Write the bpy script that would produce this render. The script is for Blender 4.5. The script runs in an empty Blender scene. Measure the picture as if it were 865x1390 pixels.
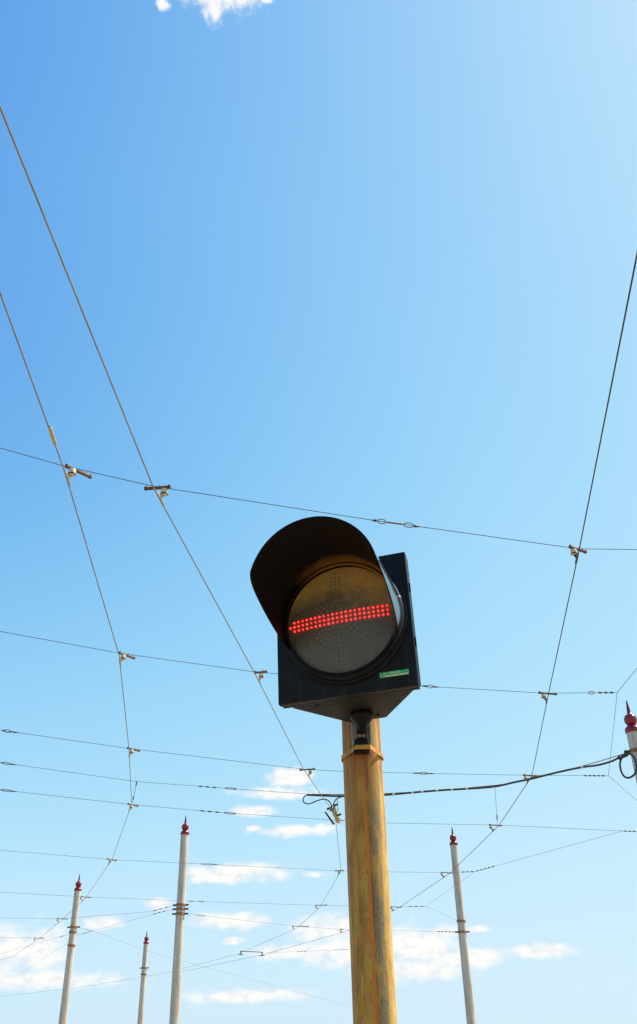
import bpy, math, random
from mathutils import Vector as V, Matrix as MX
random.seed(7)
R_ = math.radians
scene = bpy.context.scene
COL = scene.collection

# ------------------------------------------------------------------ camera frame (photo size 865 x 1390, metres, ground at z = 0)
F, PU, PV = 1200.0, 432.5, 650.0
CAM = V((0, 0, 1.6))
_zc = V((385 - PU, PV + 1200, -F)).normalized()
_a = V((0, 0, -1))
_yc = (_a - _zc * _a.dot(_zc)).normalized()
_xc = _yc.cross(_zc)
RC = MX((_xc, _yc, _zc))                       # camera axes -> world axes

def ray(u, v): return RC @ V(((u - PU) / F, -(v - PV) / F, -1))
def at_z(u, v, z):                              # the point at height z seen there
    d = ray(u, v); return CAM + d * ((z - CAM.z) / d.z)
def at_y(u, v, y):                              # the point at distance y seen there
    d = ray(u, v); return CAM + d * (y / d.y)

cd = bpy.data.cameras.new('camera'); cam = bpy.data.objects.new('camera', cd); COL.objects.link(cam)
cd.sensor_fit = 'VERTICAL'; cd.sensor_height = 36.0; cd.lens = F / 1390 * 36.0
cd.shift_y = -45 / 1390; cd.clip_end = 6000; cd.clip_start = 0.05
cam.matrix_world = MX.Translation(CAM) @ RC.to_4x4()
scene.camera = cam

# ------------------------------------------------------------------ materials
def new_mat(name):
    m = bpy.data.materials.new(name); m.use_nodes = True
    nt = m.node_tree; b = nt.nodes['Principled BSDF']
    return m, nt, b
def N(nt, t, **kw):
    n = nt.nodes.new(t)
    for k, v in kw.items():
        if k.startswith('i_'):
            key = k[2:]; n.inputs[int(key) if key.isdigit() else key.replace('_', ' ')].default_value = v
        else: setattr(n, k, v)
    return n
def ramp(nt, fac, stops, interp='LINEAR'):
    r = nt.nodes.new('ShaderNodeValToRGB'); r.color_ramp.interpolation = interp
    e = r.color_ramp.elements
    while len(e) < len(stops): e.new(0.5)
    for i, (p, c) in enumerate(stops):
        e[i].position = p; e[i].color = (*c, 1) if len(c) == 3 else c
    if fac is not None: nt.links.new(fac, r.inputs[0])
    return r.outputs[0]
def mixc(nt, fac, a, b, mode='MIX'):
    m = nt.nodes.new('ShaderNodeMix'); m.data_type = 'RGBA'; m.blend_type = mode
    for sock, val in ((m.inputs[0], fac), (m.inputs[6], a), (m.inputs[7], b)):
        if hasattr(val, 'links'): nt.links.new(val, sock)
        elif isinstance(val, (int, float)): sock.default_value = val
        else: sock.default_value = (*val, 1)
    return m.outputs[2]
def mth(nt, op, a, b=None, c=None, clamp=False):
    m = nt.nodes.new('ShaderNodeMath'); m.operation = op; m.use_clamp = clamp
    for i, val in enumerate((a, b, c)):
        if val is None: continue
        if hasattr(val, 'links'): nt.links.new(val, m.inputs[i])
        else: m.inputs[i].default_value = val
    return m.outputs[0]
def noise(nt, vec=None, scale=5.0, detail=4.0, rough=0.55, dist=0.0):
    n = N(nt, 'ShaderNodeTexNoise'); n.inputs['Scale'].default_value = scale; n.inputs['Detail'].default_value = detail
    n.inputs['Roughness'].default_value = rough; n.inputs['Distortion'].default_value = dist
    if vec is not None: nt.links.new(vec, n.inputs['Vector'])
    return n.outputs[0]
def objco(nt, scale=None):
    t = N(nt, 'ShaderNodeTexCoord').outputs['Object']
    if scale is None: return t
    mp = N(nt, 'ShaderNodeMapping'); mp.inputs['Scale'].default_value = scale
    nt.links.new(t, mp.inputs['Vector']); return mp.outputs[0]
def bump(nt, b, h, strength=0.3, dist=0.002):
    n = N(nt, 'ShaderNodeBump'); n.inputs['Strength'].default_value = strength; n.inputs['Distance'].default_value = dist
    nt.links.new(h, n.inputs['Height']); nt.links.new(n.outputs[0], b.inputs['Normal'])

def mottled(name, c0, c1, scale=30, rough=0.5, metal=0.0, stretch=(1, 1, 1), bumpy=0.0, c2=None):
    m, nt, b = new_mat(name)
    n = noise(nt, objco(nt, stretch), scale, 6, 0.6)
    stops = [(0.32, c0), (0.62, c1)] + ([(0.74, c2)] if c2 else [])
    nt.links.new(ramp(nt, n, stops), b.inputs['Base Color'])
    rr = N(nt, 'ShaderNodeMapRange'); nt.links.new(n, rr.inputs[0])
    rr.inputs[3].default_value = max(0.05, rough - 0.12); rr.inputs[4].default_value = min(1, rough + 0.15)
    nt.links.new(rr.outputs[0], b.inputs['Roughness'])
    b.inputs['Metallic'].default_value = metal
    if bumpy: bump(nt, b, n, bumpy, 0.002)
    return m

M = {}
M['copper'] = mottled('aged_contact_wire', (.20, .165, .09), (.29, .24, .14), 3, .45, .5, (1, 1, 1))
M['copper_shaded'] = mottled('shaded_contact_wire', (.035, .04, .035), (.06, .06, .05), 3, .5, .5)  # same copper, darkened in colour for the backlit wire's shaded side
M['steel_wire'] = mottled('galvanised_wire', (.06, .065, .07), (.09, .09, .09), 3, .5, .6)
M['steel'] = mottled('galvanised_fitting', (.16, .15, .13), (.32, .30, .26), 45, .45, .6)
M['dark_iron'] = mottled('dark_iron', (.015, .014, .013), (.06, .045, .035), 40, .55, .3)
M['rust_iron'] = mottled('rusty_bracket', (.085, .032, .012), (.20, .085, .03), 60, .75, .1, bumpy=.3)
M['rust_band'] = mottled('rusty_band', (.34, .13, .014), (.58, .29, .045), 25, .75, 0, bumpy=.3)
M['band'] = mottled('rusty_mast_band', (.17, .062, .016), (.36, .16, .045), 14, .75, 0, bumpy=.3)
M['cream'] = mottled('cream_insulator', (.50, .40, .24), (.68, .58, .40), 50, .4, 0)
M['brass'] = mottled('brass_clamp', (.36, .25, .09), (.62, .48, .22), 40, .42, .45, bumpy=.2)
M['rubber'] = mottled('black_cable_rubber', (.010, .010, .011), (.028, .027, .026), 60, .5)
M['tape'] = mottled('pale_tape', (.45, .40, .33), (.62, .57, .48), 40, .6)
M['red'] = mottled('red_gloss_paint', (.17, .006, .012), (.26, .010, .018), 12, .14, 0)
M['spike'] = mottled('dark_red_spike_paint', (.06, .008, .012), (.11, .012, .018), 12, .25)
M['copper_bolt'] = mottled('copper_bolt', (.22, .10, .06), (.40, .22, .14), 80, .4, .5)
M['channel'] = mottled('zinc_channel', (.34, .37, .40), (.46, .48, .50), 40, .35, .4)

def black_paint(name, dusty=0.0, rough=0.42):
    m, nt, b = new_mat(name)
    co = objco(nt)
    n = noise(nt, co, 14, 7, .65)
    c = ramp(nt, n, [(.3, (.005, .0055, .007)), (.7, (.011, .011, .013))])
    d = noise(nt, co, 55, 5, .7)
    dm = ramp(nt, d, [(.56, (0, 0, 0)), (.78, (dusty, dusty, dusty))])
    c = mixc(nt, dm, c, (.055, .036, .018))
    runs = ramp(nt, noise(nt, objco(nt, (1, 1, .06)), 60, 5, .65), [(.54, (0, 0, 0)), (.70, (.5, .5, .5))])
    nt.links.new(mixc(nt, runs, c, (.030, .030, .032)), b.inputs['Base Color'])
    rr = N(nt, 'ShaderNodeMapRange'); nt.links.new(n, rr.inputs[0])
    rr.inputs[3].default_value = rough - .1; rr.inputs[4].default_value = rough + .2
    nt.links.new(rr.outputs[0], b.inputs['Roughness'])
    bump(nt, b, n, .06, .002); b.inputs['Specular IOR Level'].default_value = .13
    return m
M['black'] = black_paint('black_signal_paint', .25)
M['black_dusty'] = black_paint('dusty_black_paint', .6, .5)

def visor_mat():                               # black paint; warm reflected glow painted in round the foot of the hood
    m, nt, b = new_mat('glow_tinted_visor_paint')
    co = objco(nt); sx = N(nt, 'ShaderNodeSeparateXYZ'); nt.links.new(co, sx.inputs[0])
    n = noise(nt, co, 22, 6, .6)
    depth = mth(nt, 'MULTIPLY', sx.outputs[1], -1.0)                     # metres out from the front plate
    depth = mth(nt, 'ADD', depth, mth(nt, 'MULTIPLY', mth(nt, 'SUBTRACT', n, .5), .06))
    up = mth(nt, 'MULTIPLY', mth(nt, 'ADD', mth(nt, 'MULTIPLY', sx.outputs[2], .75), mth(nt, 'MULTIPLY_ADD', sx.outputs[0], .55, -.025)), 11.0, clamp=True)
    glow_tint = mth(nt, 'MULTIPLY', mth(nt, 'SUBTRACT', 1.0, mth(nt, 'DIVIDE', depth, .085), clamp=True), up)
    c = mixc(nt, mth(nt, 'MULTIPLY', glow_tint, .85), (.006, .0055, .005), (.55, .27, .05))
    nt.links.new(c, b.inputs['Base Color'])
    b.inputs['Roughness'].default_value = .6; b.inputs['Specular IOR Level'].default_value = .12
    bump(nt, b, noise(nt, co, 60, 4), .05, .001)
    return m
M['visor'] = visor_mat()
m_, nt_, b_ = new_mat('glossy_black_hood'); b_.inputs['Base Color'].default_value = (.012, .012, .014, 1)
n_ = noise(nt_, objco(nt_), 18, 6, .65)
nt_.links.new(ramp(nt_, n_, [(.3, (.12, .12, .12)), (.8, (.30, .30, .30))]), b_.inputs['Roughness'])
b_.inputs['Coat Weight'].default_value = .6; b_.inputs['Coat Roughness'].default_value = .12
M['hood'] = m_

def lens_mat():                                # grey-brown diffuser, warm glow painted as an ochre tint on its upper part
    m, nt, b = new_mat('glow_tinted_lens')
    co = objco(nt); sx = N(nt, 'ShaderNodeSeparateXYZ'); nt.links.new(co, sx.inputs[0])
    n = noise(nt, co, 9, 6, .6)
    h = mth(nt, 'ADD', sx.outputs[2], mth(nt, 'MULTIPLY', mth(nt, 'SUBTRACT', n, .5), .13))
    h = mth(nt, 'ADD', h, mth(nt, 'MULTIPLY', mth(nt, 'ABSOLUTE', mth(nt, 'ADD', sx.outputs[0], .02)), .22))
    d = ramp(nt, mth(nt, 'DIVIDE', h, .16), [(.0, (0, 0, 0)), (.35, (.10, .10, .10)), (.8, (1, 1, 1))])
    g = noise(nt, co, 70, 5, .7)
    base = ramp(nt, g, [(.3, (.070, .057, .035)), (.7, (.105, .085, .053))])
    glow_tint = ramp(nt, g, [(.3, (.50, .285, .075)), (.7, (.66, .40, .12))])
    nt.links.new(mixc(nt, d, base, glow_tint), b.inputs['Base Color'])
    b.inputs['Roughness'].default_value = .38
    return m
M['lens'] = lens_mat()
def led_mat():
    m, nt, b = new_mat('red_led')
    b.inputs['Base Color'].default_value = (.6, .03, .03, 1); b.inputs['Roughness'].default_value = .3
    lw = N(nt, 'ShaderNodeLayerWeight'); lw.inputs[0].default_value = .5
    c = ramp(nt, lw.outputs[1], [(.05, (1, .035, .03)), (.5, (1, .010, .010))])
    nt.links.new(c, b.inputs['Emission Color']); rnd = N(nt, 'ShaderNodeObjectInfo').outputs['Random']          # old diodes: no two equally bright
    nt.links.new(mth(nt, 'MULTIPLY_ADD', rnd, 2.0, 1.0), b.inputs['Emission Strength'])
    return m
M['led'] = led_mat()
M['led_off'] = mottled('unlit_led', (.15, .122, .075), (.20, .165, .10), 50, .3)
M['label_green'] = mottled('green_sticker', (.012, .34, .10), (.03, .46, .14), 60, .35)
M['label_pale'] = mottled('pale_sticker_print', (.42, .46, .22), (.62, .64, .36), 90, .45)

def post_mat():                                # ochre paint gone to rust, long vertical streaks
    m, nt, b = new_mat('rusty_ochre_post')
    co = objco(nt); sx = N(nt, 'ShaderNodeSeparateXYZ'); nt.links.new(co, sx.inputs[0])
    ang = mth(nt, 'ARCTAN2', sx.outputs[0], mth(nt, 'MULTIPLY', sx.outputs[1], -1))      # 0 = towards the street, + to the east
    st = objco(nt, (1, 1, .045)); st2 = objco(nt, (1, 1, .16)); st3 = objco(nt, (1, 1, .5))
    n1 = noise(nt, st, 55, 5, .6); n2 = noise(nt, st2, 85, 6, .65); n3 = noise(nt, co, 260, 4, .7); n4 = noise(nt, st3, 24, 6, .65)
    nb = noise(nt, objco(nt, (1, 1, .35)), 20, 7, .68)
    ochre = ramp(nt, mth(nt, 'ADD', mth(nt, 'MULTIPLY', n1, .45), mth(nt, 'MULTIPLY', nb, .55)), [(.36, (.17, .066, .007)), (.45, (.36, .175, .017)), (.53, (.50, .275, .034)), (.66, (.36, .225, .055))])
    rust = ramp(nt, n2, [(.38, (.09, .030, .007)), (.52, (.36, .115, .012)), (.64, (.50, .21, .025))])
    rm = ramp(nt, mth(nt, 'ADD', mth(nt, 'MULTIPLY', n2, .6), mth(nt, 'MULTIPLY', n4, .4)), [(.49, (0, 0, 0)), (.58, (.9, .9, .9))])
    c = mixc(nt, rm, ochre, rust)
    wob = mth(nt, 'MULTIPLY', mth(nt, 'SUBTRACT', noise(nt, objco(nt, (0.2, 0.2, .30)), 18, 5, .65), .5), .10)
    a2 = mth(nt, 'ADD', ang, wob)
    def band(cn, hw, soft):                    # 1 inside the band of angles
        return mth(nt, 'SUBTRACT', 1.0, mth(nt, 'DIVIDE', mth(nt, 'SUBTRACT', mth(nt, 'ABSOLUTE', mth(nt, 'SUBTRACT', a2, cn)), hw), soft), clamp=True)
    # grey steel where the paint has flaked off, broken up along its height
    gm = mth(nt, 'MULTIPLY', band(.46, .17, .15), ramp(nt, mth(nt, 'ADD', mth(nt, 'MULTIPLY', n4, .6), mth(nt, 'MULTIPLY', n2, .4)), [(.42, (0, 0, 0)), (.50, (1, 1, 1))]))
    hm = N(nt, 'ShaderNodeMapRange'); nt.links.new(sx.outputs[2], hm.inputs[0])
    hm.inputs[1].default_value = 2.24; hm.inputs[2].default_value = 2.12
    gm = mth(nt, 'MULTIPLY', gm, hm.outputs[0])
    c = mixc(nt, mth(nt, 'MULTIPLY', gm, .9), c, ramp(nt, n3, [(.40, (.10, .078, .036)), (.60, (.24, .205, .12))]))
    om = mth(nt, 'MULTIPLY', band(.01, .065, .05), ramp(nt, n2, [(.30, (.3, .3, .3)), (.55, (1, 1, 1))]))
    c = mixc(nt, om, c, ramp(nt, n3, [(.38, (.42, .095, .004)), (.62, (.66, .21, .006))]))
    sr = noise(nt, objco(nt, (1, 1, .7)), 62, 8, .72)                  # rust spots, dark in the middle
    c = mixc(nt, ramp(nt, sr, [(.59, (0, 0, 0)), (.64, (.9, .9, .9))]), c, ramp(nt, sr, [(.62, (.42, .15, .012)), (.70, (.12, .035, .008))]))
    dk = mth(nt, 'MULTIPLY', band(.15, .04, .03), .75)
    c = mixc(nt, mth(nt, 'MULTIPLY', dk, ramp(nt, n2, [(.35, (0, 0, 0)), (.6, (1, 1, 1))])), c, (.085, .045, .014))
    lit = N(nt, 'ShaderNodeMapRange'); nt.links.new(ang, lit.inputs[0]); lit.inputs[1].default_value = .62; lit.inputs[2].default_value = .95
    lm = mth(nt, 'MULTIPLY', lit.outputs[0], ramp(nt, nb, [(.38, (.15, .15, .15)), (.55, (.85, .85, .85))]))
    c = mixc(nt, lm, c, (.64, .41, .11))  # east flank paler: sunlight painted into the base colour
    top = N(nt, 'ShaderNodeMapRange'); nt.links.new(sx.outputs[2], top.inputs[0]); top.inputs[1].default_value = 1.98; top.inputs[2].default_value = 2.30
    dr = mth(nt, 'MULTIPLY', top.outputs[0], ramp(nt, noise(nt, objco(nt, (1, 1, .03)), 75, 4, .6), [(.46, (0, 0, 0)), (.56, (1, 1, 1))]))
    c = mixc(nt, mth(nt, 'MULTIPLY', dr, .85), c, (.26, .085, .010))
    sp = ramp(nt, n3, [(.60, (0, 0, 0)), (.68, (.85, .85, .85))])
    c = mixc(nt, sp, c, (.11, .045, .014))
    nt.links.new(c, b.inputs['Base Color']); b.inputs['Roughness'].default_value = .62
    bump(nt, b, mth(nt, 'ADD', n2, mth(nt, 'MULTIPLY', n3, .5)), .25, .002)
    return m
M['post'] = post_mat()

def mast_mat():                                # off-white paint, rust runs below the bands
    m, nt, b = new_mat('chipped_white_mast_paint')
    st = objco(nt, (1, 1, .05)); co = objco(nt)
    n1 = noise(nt, st, 9, 5, .6); n2 = noise(nt, objco(nt, (1, 1, .12)), 16, 6, .65)
    c = ramp(nt, n1, [(.3, (.38, .325, .255)), (.55, (.54, .475, .39)), (.75, (.62, .56, .48))])
    rm = ramp(nt, n2, [(.54, (0, 0, 0)), (.68, (.8, .8, .8))])
    c = mixc(nt, rm, c, (.34, .18, .07))
    sp = ramp(nt, noise(nt, co, 14, 6, .7), [(.60, (0, 0, 0)), (.66, (.8, .8, .8))])
    c = mixc(nt, sp, c, (.22, .11, .045))
    sx = N(nt, 'ShaderNodeSeparateXYZ'); nt.links.new(co, sx.inputs[0])
    ang = mth(nt, 'ARCTAN2', sx.outputs[0], mth(nt, 'MULTIPLY', sx.outputs[1], -1))
    bd = mth(nt, 'SUBTRACT', 1.0, mth(nt, 'DIVIDE', mth(nt, 'ABSOLUTE', mth(nt, 'SUBTRACT', ang, .75)), .38), clamp=True)
    c = mixc(nt, mth(nt, 'MULTIPLY', bd, ramp(nt, noise(nt, objco(nt, (1, 1, .3)), 6, 5, .6), [(.42, (0, 0, 0)), (.58, (.9, .9, .9))])), c, (.40, .20, .06))
    nt.links.new(c, b.inputs['Base Color']); b.inputs['Roughness'].default_value = .55
    bump(nt, b, n2, .15, .004)
    return m
M['mast'] = mast_mat()

def ground_mat():
    m, nt, b = new_mat('dusty_concrete_ground')
    co = objco(nt)
    n = noise(nt, co, .35, 8, .6); n2 = noise(nt, co, 9, 5, .65)
    c = mixc(nt, .45, ramp(nt, n, [(.3, (.22, .165, .10)), (.7, (.30, .235, .155))]), ramp(nt, n2, [(.3, (.19, .145, .09)), (.7, (.32, .255, .17))]))
    nt.links.new(c, b.inputs['Base Color']); b.inputs['Roughness'].default_value = .9
    bump(nt, b, n2, .4, .01)
    return m
M['ground'] = ground_mat()

# ------------------------------------------------------------------ mesh building
class MB:
    def __init__(s): s.v = []; s.f = []
    def ring(s, c, ax, r, n, up=None):
        ax = ax.normalized()
        u = (up or (V((0, 0, 1)) if abs(ax.z) < .9 else V((1, 0, 0))))
        u = (u - ax * u.dot(ax)).normalized(); w = ax.cross(u)
        i0 = len(s.v)
        for k in range(n):
            a = 2 * math.pi * k / n
            s.v.append(c + (u * math.cos(a) + w * math.sin(a)) * r)
        return list(range(i0, i0 + n))
    def skin(s, a, b):
        n = len(a)
        for k in range(n): s.f.append((a[k], a[(k + 1) % n], b[(k + 1) % n], b[k]))
    def tube(s, pts, r, n=8, cap=True, closed=False):
        pts = [V(p) for p in pts]; L = len(pts)
        rs = r if isinstance(r, (list, tuple)) else [r] * L
        rings = []; up = None
        for i, p in enumerate(pts):
            if closed: t = pts[(i + 1) % L] - pts[i - 1]
            else: t = pts[min(i + 1, L - 1)] - pts[max(i - 1, 0)]
            t.normalize()
            if up is None: up = V((0, 0, 1)) if abs(t.z) < .9 else V((1, 0, 0))
            up = (up - t * up.dot(t)).normalized()
            rings.append(s.ring(p, t, rs[i], n, up))
        for a, b in zip(rings, rings[1:]): s.skin(a, b)
        if closed: s.skin(rings[-1], rings[0])
        elif cap: s.f.append(tuple(reversed(rings[0]))); s.f.append(tuple(rings[-1]))
    def cyl(s, a, b, r0, r1=None, n=16): s.tube([a, b], [r0, r0 if r1 is None else r1], n)
    def lathe(s, c, ax, prof, n=24):            # prof: (radius, distance along the axis)
        c = V(c); ax = V(ax).normalized(); rings = [s.ring(c + ax * h, ax, max(r, 1e-4), n) for r, h in prof]
        for a, b in zip(rings, rings[1:]): s.skin(a, b)
        s.f.append(tuple(reversed(rings[0]))); s.f.append(tuple(rings[-1]))
    def box(s, c, ex, ey, ez):                  # half-extent vectors
        c, ex, ey, ez = V(c), V(ex), V(ey), V(ez); i = len(s.v)
        for a in (-1, 1):
            for b in (-1, 1):
                for d in (-1, 1): s.v.append(c + ex * a + ey * b + ez * d)
        for q in ((0, 1, 3, 2), (4, 6, 7, 5), (0, 4, 5, 1), (2, 3, 7, 6), (0, 2, 6, 4), (1, 5, 7, 3)): s.f.append(tuple(i + k for k in q))
    def sphere(s, c, r, n=12, m=8, sq=1.0, ax=V((0, 0, 1))):
        s.lathe(V(c) - ax * r * sq, ax, [(r * math.sin(math.pi * k / m), r * sq * (1 - math.cos(math.pi * k / m))) for k in range(m + 1)], n)
    def build(s, name, mat, parent=None, origin=(0, 0, 0), smooth=True, bevel=0.0, angle=35):
        o3 = V(origin)
        me = bpy.data.meshes.new(name); me.from_pydata([tuple(v - o3) for v in s.v], [], s.f)
        me.materials.append(M[mat]); me.update()
        import bmesh
        bm = bmesh.new(); bm.from_mesh(me); bmesh.ops.recalc_face_normals(bm, faces=bm.faces)
        if bevel:
            es = [e for e in bm.edges if len(e.link_faces) == 2 and e.calc_face_angle(0) > R_(35)]
            bmesh.ops.bevel(bm, geom=es, offset=bevel, segments=2, affect='EDGES', profile=.6)
        bm.to_mesh(me); bm.free()
        if smooth:
            for p in me.polygons: p.use_smooth = True
            me.set_sharp_from_angle(angle=R_(angle))
        ob = bpy.data.objects.new(name, me); COL.objects.link(ob)
        if parent is not None: ob.parent = parent
        else: ob.location = o3
        return ob

def tag(o, label, cat, group=None):
    o['label'] = label; o['category'] = cat
    if group: o['group'] = group
    return o
def empty(name, loc, label, cat, group=None, mat=None):
    o = bpy.data.objects.new(name, None); COL.objects.link(o); o.empty_display_size = .1
    if mat is not None: o.matrix_world = mat
    else: o.location = loc
    return tag(o, label, cat, group)

# ------------------------------------------------------------------ ground
g = MB(); n = 24; S = 2500.0
for i in range(n + 1):
    for j in range(n + 1): g.v.append(V((S * (2 * i / n - 1), S * (2 * j / n - 1), 0)))
for i in range(n):
    for j in range(n):
        k = i * (n + 1) + j; g.f.append((k, k + n + 1, k + n + 2, k + 1))
go = g.build('ground', 'ground'); go['kind'] = 'structure'

# ------------------------------------------------------------------ signal
YAW = -0.2897
SIG = V((0.055, 2.2, 2.5546))
MS = (MX.Translation(SIG) @ MX.Rotation(YAW, 4, 'Z') @ MX.Rotation(R_(.9), 4, 'X') @ MX.Rotation(R_(1.0), 4, 'Y').inverted())
MSI = MS.inverted()
X, Y, Z = V((1, 0, 0)), V((0, 1, 0)), V((0, 0, 1))
sig = empty('tram_signal', None, 'black square tram signal with a hooded round lens and a lit red bar', 'tram signal', mat=MS)

# front plate with a shallow folded lip
b = MB(); W, H = .1875, .189
b.box((0, .011, 0), X * W, Y * .011, Z * H)
b.build('front_plate', 'black', sig, bevel=.004)
b = MB()
b.box((0, .030, -H + .004), X * (W - .004), Y * .0075, Z * .0035); b.box((0, .030, H - .004), X * (W - .004), Y * .0075, Z * .0035)
b.box((-W + .004, .030, 0), X * .0035, Y * .0075, Z * (H - .008)); b.box((W - .004, .030, 0), X * .0035, Y * .0075, Z * (H - .008))
b.build('plate_lip', 'black_dusty', sig, bevel=.001)
# tapered case behind it
b = MB(); f0, bk, d0, d1 = .166, .053, .0222, .245; zh = .1845
pl = [(-f0, d0), (f0, d0), (f0, .05), (.045, d1), (-.063, d1), (-f0, .062)]
i0 = len(b.v)
for z in (-zh, zh):
    for x, y in pl: b.v.append(V((x, y, z)))
b.f.append(tuple(range(5, -1, -1))); b.f.append(tuple(range(6, 12)))
for k in range(6): b.f.append((k, (k + 1) % 6, 6 + (k + 1) % 6, 6 + k))
case = b.build('case', 'black_dusty', sig, bevel=.006)
for x, y in ((-.10, .06), (-.055, .045), (.09, .05), (.03, .21), (-.05, .21)):
    b = MB(); b.lathe((x, y, -zh), -Z, [(.0045, 0), (.0045, .003), (.003, .004)], 8)
    b.build('screw', 'dark_iron', case)
# hinges / lid catches on the edge of the plate
for zz in (.085, -.07):
    b = MB(); b.cyl((W + .001, .012, zz - .012), (W + .001, .012, zz + .012), .003, n=10)
    b.build('hinge', 'black', sig)

LC = V((.006, -.030, .010)); RL = .153
# barrel under the lens and the ring that holds it
b = MB()
b.lathe((LC.x, .001, LC.z), -Y, [(.172, 0), (.172, .010), (.166, .013), (.166, .030), (.163, .034), (.156, .034), (.156, .02)], 72)
b.build('lens_barrel', 'black', sig, angle=40)
b = MB(); b.tube([LC + V((math.sin(a), 0, math.cos(a))) * .1545 + Y * -.007 for a in [2 * math.pi * k / 80 for k in range(80)]], .0034, 8, closed=True)
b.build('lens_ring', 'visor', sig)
b = MB(); prof = []
for k in range(11):
    r = RL * (1 - k / 10); prof.append((r, .014 * (1 - (r / RL) ** 2)))
b.lathe(LC + Y * .008, -Y, [(RL, -.004)] + prof, 80)
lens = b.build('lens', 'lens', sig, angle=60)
def on_lens(x, z):
    r = math.hypot(x, z); return V((LC.x + x, LC.y + .008 - .014 * (1 - (r / RL) ** 2), LC.z + z))
sp, tilt = .0123, R_(1.3)
def rot(x, z, a): return (x * math.cos(a) - z * math.sin(a), x * math.sin(a) + z * math.cos(a))
b = MB(); b.sphere((0, 0, 0), .0030, 10, 6, .9, Y)
led0 = b.build('lit_led', 'led', lens); first = True
lit = [(c * sp, r * sp) for c in range(-10, 12) for r in (-1, 0, 1)] + [(-11 * sp, 0)]
for x, z in lit:
    x, z = rot(x, z, tilt); x -= .010
    if math.hypot(x, z) > RL - .006: continue
    o = led0 if first else led0.copy()
    if not first: COL.objects.link(o); o.parent = lens
    o.location = on_lens(x, z) - Y * .0028; first = False
b = MB()
for ang, nn in ((90, 11), (45, 8), (135, 8)):
    for c in range(-nn, nn + 1):
        for r in (-1, 0, 1):
            x, z = rot(c * sp, r * sp, R_(ang) + tilt); x -= .010
            if abs(rot(x + .010, z, -tilt)[1]) < sp * 1.6 or math.hypot(x, z) > RL - .006: continue
            if ang != 90 and (abs(x + .010) < sp * 1.8): continue
            b.sphere(on_lens(x, z), .0030, 8, 5, .6, Y)
dp = b.build('unlit_leds', 'led_off', lens); dp['kind'] = 'stuff'  # unlit diodes of the other bars, joined in one mesh

# visor: hood rolled from sheet, longest on top, sides cut back on a slant
b = MB(); RV, T, nphi = .1645, .0028, 96
def vlen(phi):
    z = math.cos(phi) * RV
    if abs(phi) < R_(60): return .299 - .006 * (phi / R_(60)) ** 2
    L = .205 + (z + .004) * 2.75
    return max(.006, min(.293, L))
def sm_vlen(phi):
    return sum(vlen(phi + d) for d in (-.10, -.05, 0, .05, .10)) / 5
nl = 14; rows = []
PH = R_(122)
for i in range(nphi + 1):
    phi = -PH + 2 * PH * i / nphi; L = sm_vlen(phi); ro = []
    for rr in (RV, RV - T):
        for j in range(nl + 1):
            y = -.031 - max(0.0, L - .031) * j / nl if L > .031 else -.031 - .0005 * j / nl
            ro.append(len(b.v)); b.v.append(V((LC.x + math.sin(phi) * rr, y, LC.z + math.cos(phi) * rr)))
    rows.append(ro)
for a, c in zip(rows, rows[1:]):
    for j in range(nl):
        b.f.append((a[j], c[j], c[j + 1], a[j + 1]))
        k = nl + 1 + j; b.f.append((a[k], a[k + 1], c[k + 1], c[k]))
    b.f.append((a[nl], c[nl], c[2 * nl + 1], a[2 * nl + 1]))
    b.f.append((a[0], a[nl + 1], c[nl + 1], c[0]))
for ro in (rows[0], rows[-1]):
    for j in range(nl): b.f.append((ro[j], ro[j + 1], ro[nl + 2 + j], ro[nl + 1 + j]))
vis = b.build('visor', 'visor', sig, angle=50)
vis.data.materials.append(M['hood'])
for p in vis.data.polygons:
    c = p.center - LC
    if p.normal.x * c.x + p.normal.z * c.z > .08: p.material_index = 1
for ph in (-78, -25, 25, 82):
    b = MB(); p = V((LC.x + math.sin(R_(ph)) * (RV + .0005), -.05, LC.z + math.cos(R_(ph)) * (RV + .0005)))
    b.lathe(p, V((math.sin(R_(ph)), 0, math.cos(R_(ph)))), [(.005, -.001), (.005, .002), (.003, .0035)], 8)
    b.build('screw', 'steel', vis)

# green maker's sticker
b = MB(); sc = V((.128, -.0012, -.1512)); b.box(sc, X * .0375, Y * .001, Z * .0068)
stk = b.build('sticker', 'label_green', sig)
b = MB(); y0 = sc.y - .0016
b.box((sc.x + .005, y0, sc.z - .0046), X * .0305, Y * .0003, Z * .0020)
for k in range(7): b.box((sc.x - .011 + k * .0042, y0, sc.z + .0018 + .0003 * (k % 2)), X * (.0011 if k % 3 else .0015), Y * .0003, Z * .0024)
for k in range(3): b.box((sc.x - .0300 + k * .0032, y0, sc.z - .001 + k * .0013), V((.0022, 0, .0022 * (1 if k else -1))), Y * .0003, V((-.0006, 0, .0006)))
for sx_ in (-1, 1): b.box((sc.x + sx_ * .0367, y0, sc.z), X * .0007, Y * .0003, Z * .0066)
b.build('sticker_print', 'label_pale', stk, smooth=False)

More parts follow.
